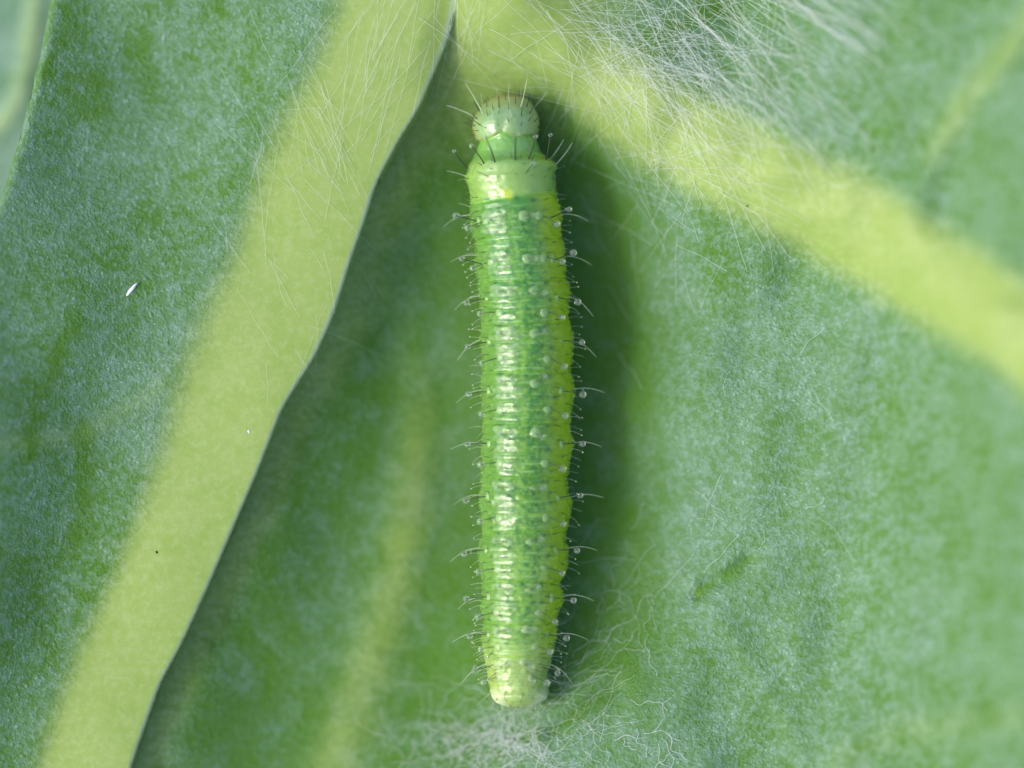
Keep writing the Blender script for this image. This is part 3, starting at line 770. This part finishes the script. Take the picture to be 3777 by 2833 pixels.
# tail
def Z6(x_, y_): return 1400 + x_ * 0.5425, 2300 + y_ * 0.5425
for r_, t_, rise, dr in [((788,325),(735,362),.10,.034),((1030,325),(1050,365),.15,.034),((770,170),(727,205),.12,.034),((720,257),(648,285),.02,.038),((855,450),(845,505),.12,0),((975,455),(968,525),.10,0),((1040,520),(1055,558),.05,0)]:
    hair_to(*Z6(*r_), *Z6(*t_), rise, dr)
for r_, t_ in [((930,342),(918,362)),((885,395),(890,405)),((960,403),(970,410)),((800,500),(785,520)),((865,505),(862,525)),((950,550),(943,568)),((890,545),(892,562)),((1040,415),(1040,435)),((1068,300),(1067,318)),((720,335),(688,352)),((1040,490),(1048,515))]:
    hair_to(*Z6(*r_), *Z6(*t_), .03, 0, 'short', 1)
for k_ in range(26):
    x_ = rng.uniform(790, 1110); y_ = 560 - abs(x_ - 935) * 0.10
    hair_to(*Z6(x_, y_ - 6), *Z6(x_ + (x_ - 940) * 0.12 + J(12), y_ + rng.uniform(20, 48)), -0.03, 0, 'fine', 0)
for r_, t_ in [((1080,465),(1140,505)),((720,375),(635,420)),((1145,365),(1232,415)),((1150,450),(1185,490)),((700,190),(640,215)),((760,470),(655,545)),((830,555),(800,630))]:
    hair_to(*Z6(*r_), *Z6(*t_), .03, 0, 'fine', 0)

# ----------------------------------------------------------------- silk
SILK_V = []; SILK_F = []
def thread(pts, r_, V, F):
    base_ = sum(len(a_) for a_ in V); n_ = len(pts)
    pts = np.asarray(pts)
    tg = np.gradient(pts, axis=0); tg /= np.linalg.norm(tg, axis=1)[:, None] + 1e-9
    s1 = np.cross(tg, np.array([0.0, 0.0, 1.0])); s1 /= np.linalg.norm(s1, axis=1)[:, None] + 1e-9
    s2 = np.cross(tg, s1)
    ring_ = np.stack([pts + r_ * (s1 * math.cos(a_) + s2 * math.sin(a_)) for a_ in (0.5, 2.6, 4.7)], 1)
    V.append(ring_.reshape(-1, 3))
    i_ = np.arange(n_ - 1)[:, None] * 3 + base_; k_ = np.arange(3)[None]
    F.append(np.stack([i_ + k_, i_ + (k_ + 1) % 3, i_ + 3 + (k_ + 1) % 3, i_ + 3 + k_], -1).reshape(-1, 4))

def web(name, specs, label, extra=None):
    """specs: (count, centre px, spread px, mean direction deg, direction spread, length px range, lift mm range, wiggle, radius)"""
    T = []
    for cnt, c_, sp, ad, asp, (l0, l1), (z0, z1), wig, r_ in specs:
        for _ in range(cnt):
            cx_, cy_ = rng.normal(c_[0], sp[0]) * K, rng.normal(c_[1], sp[1]) * K
            an = math.radians(rng.normal(ad, asp)); L = rng.uniform(l0, l1) * K
            m_ = 12
            t_ = np.linspace(-0.5, 0.5, m_)
            wv = wig * K * (np.sin(t_ * rng.uniform(2, 7) + rng.uniform(0, 6)) + 0.4 * np.sin(t_ * rng.uniform(9, 18) + rng.uniform(0, 6)))
            T.append((cx_ + t_ * L * math.cos(an) - wv * math.sin(an), cy_ - t_ * L * math.sin(an) - wv * math.cos(an), rng.uniform(z0, z1) * (1 - (2 * t_) ** 2 * rng.uniform(0.2, 1.0)), r_ * rng.uniform(0.7, 1.2)))
    PX = np.stack([t_[0] for t_ in T]); PYY = np.stack([t_[1] for t_ in T])
    X = (PX - 1888.5) * S; Yw = (1416.5 - PYY) * S
    Zl = np.zeros_like(X) + 0.8
    for _ in range(2):
        Zl = relief(PX, PYY)[0]
    k = (CZ - Zl) / (CZ - ZF); X = X * k; Yw = Yw * k
    # keep threads straight where they span hollows: not below the chord
    ch = Zl[:, :1] + (Zl[:, -1:] - Zl[:, :1]) * np.linspace(0, 1, Zl.shape[1])[None]
    Zl = np.maximum(Zl, np.minimum(ch, Zl + 0.25)) + 0.012
    V = []; F = []
    for i_, t_ in enumerate(T):
        thread(np.stack([X[i_], Yw[i_], Zl[i_] + t_[2]], -1), t_[3], V, F)
    me_ = mesh_np(name, np.concatenate(V), np.concatenate(F)); me_.materials.append(M_SILK)
    o = link(bpy.data.objects.new(name, me_))
    return tag(o, label, 'silk', None, 'stuff')

web('silk_threads', [
    (140, (1470, 160), (150, 80), -38, 30, (80, 380), (0, .10), 2, .0015),
    (80, (1340, 200), (120, 80), -78, 40, (60, 240), (0, .10), 2, .0015),
    (85, (1560, 140), (130, 100), -52, 16, (150, 520), (0.02, .16), 1.2, .0018),
    (80, (1400, 60), (140, 60), -20, 40, (80, 260), (0, .12), 2, .0019),
    (50, (1620, 330), (150, 70), -30, 30, (80, 300), (0, .10), 2, .0019),
    (25, (1800, 40), (60, 25), -35, 8, (150, 300), (.05, .2), 2, .003),
    (40, (1420, 430), (90, 120), -75, 35, (50, 160), (0, .05), 2, .0018),
], 'tangle of fine white silk threads across the broad side vein')
web('silk_threads', [
    (32, (840, 120), (70, 90), 65, 18, (90, 320), (0, .08), 2, .0013),
    (28, (690, 360), (70, 110), -68, 16, (60, 260), (0, .06), 2, .0013),
    (15, (600, 640), (70, 120), -60, 25, (50, 200), (0, .05), 2, .0013),
    (25, (960, 60), (60, 60), 75, 25, (60, 200), (0, .08), 2, .0013),
    (15, (640, 230), (70, 90), -60, 30, (40, 130), (0, .05), 2, .0012),
], 'sparse fine silk threads lying along the thick midrib')
web('silk_threads', [
    (180, (1100, 1605), (95, 38), 10, 55, (30, 130), (0, .10), 7, .0019),
    (45, (1130, 1510), (110, 40), 15, 50, (40, 150), (0, .08), 6, .0016),
    (60, (1010, 1600), (90, 40), -10, 60, (30, 120), (0, .08), 8, .0021),
    (30, (1250, 1470), (70, 60), 35, 25, (50, 180), (0, .08), 6, .0014),
    (16, (1330, 1330), (70, 60), 50, 40, (40, 140), (0, .05), 10, .0021),
    (10, (1410, 1600), (40, 25), -40, 40, (30, 90), (0, .05), 8, .003),
    (18, (1500, 1050), (150, 180), 60, 40, (40, 160), (0, .04), 4, .0019),
], 'thin mat of white silk threads around the tail of the caterpillar')

# ----------------------------------------------------------------- flecks lying on the leaf
def fleck(name, px_, py_, lx, ly, lz, rot, mat, label, cat_, seed):
    z_ = float(relief(np.array([px_]), np.array([py_]))[0][0])
    x_, y_ = world(px_, py_, z_)
    m_ = ball_mesh(name, mat, 10, 7)
    r = np.random.default_rng(seed)
    for v in m_.vertices:
        k_ = 1 + r.uniform(-.18, .18); v.co = Vector((v.co.x * lx * k_, v.co.y * ly * k_, v.co.z * lz * k_))
    o = bpy.data.objects.new(name, m_); o.location = (x_, y_, z_ + lz * 0.6); o.rotation_euler = (0, 0, math.radians(rot))
    link(o); return tag(o, label, cat_)
fleck('lint_fleck', 487, 1067, .13, .028, .03, 52, M_FLECK, 'oblong white fleck of lint on the bluish blade beside the midrib', 'lint', 1)
fleck('lint_fleck', 918, 1592, .018, .030, .012, 10, M_FLECK, 'tiny white crumb on the smooth midrib, near a green nick', 'lint', 2)
fleck('dirt_speck', 578, 2037, .014, .022, .014, 30, M_DIRT, 'minute black speck of dirt on the midrib border', 'dirt', 3)
fleck('dirt_speck', 2757, 760, .018, .012, .012, 20, M_DIRT, 'minute brown speck of dirt on the lower border of the side vein', 'dirt', 4)
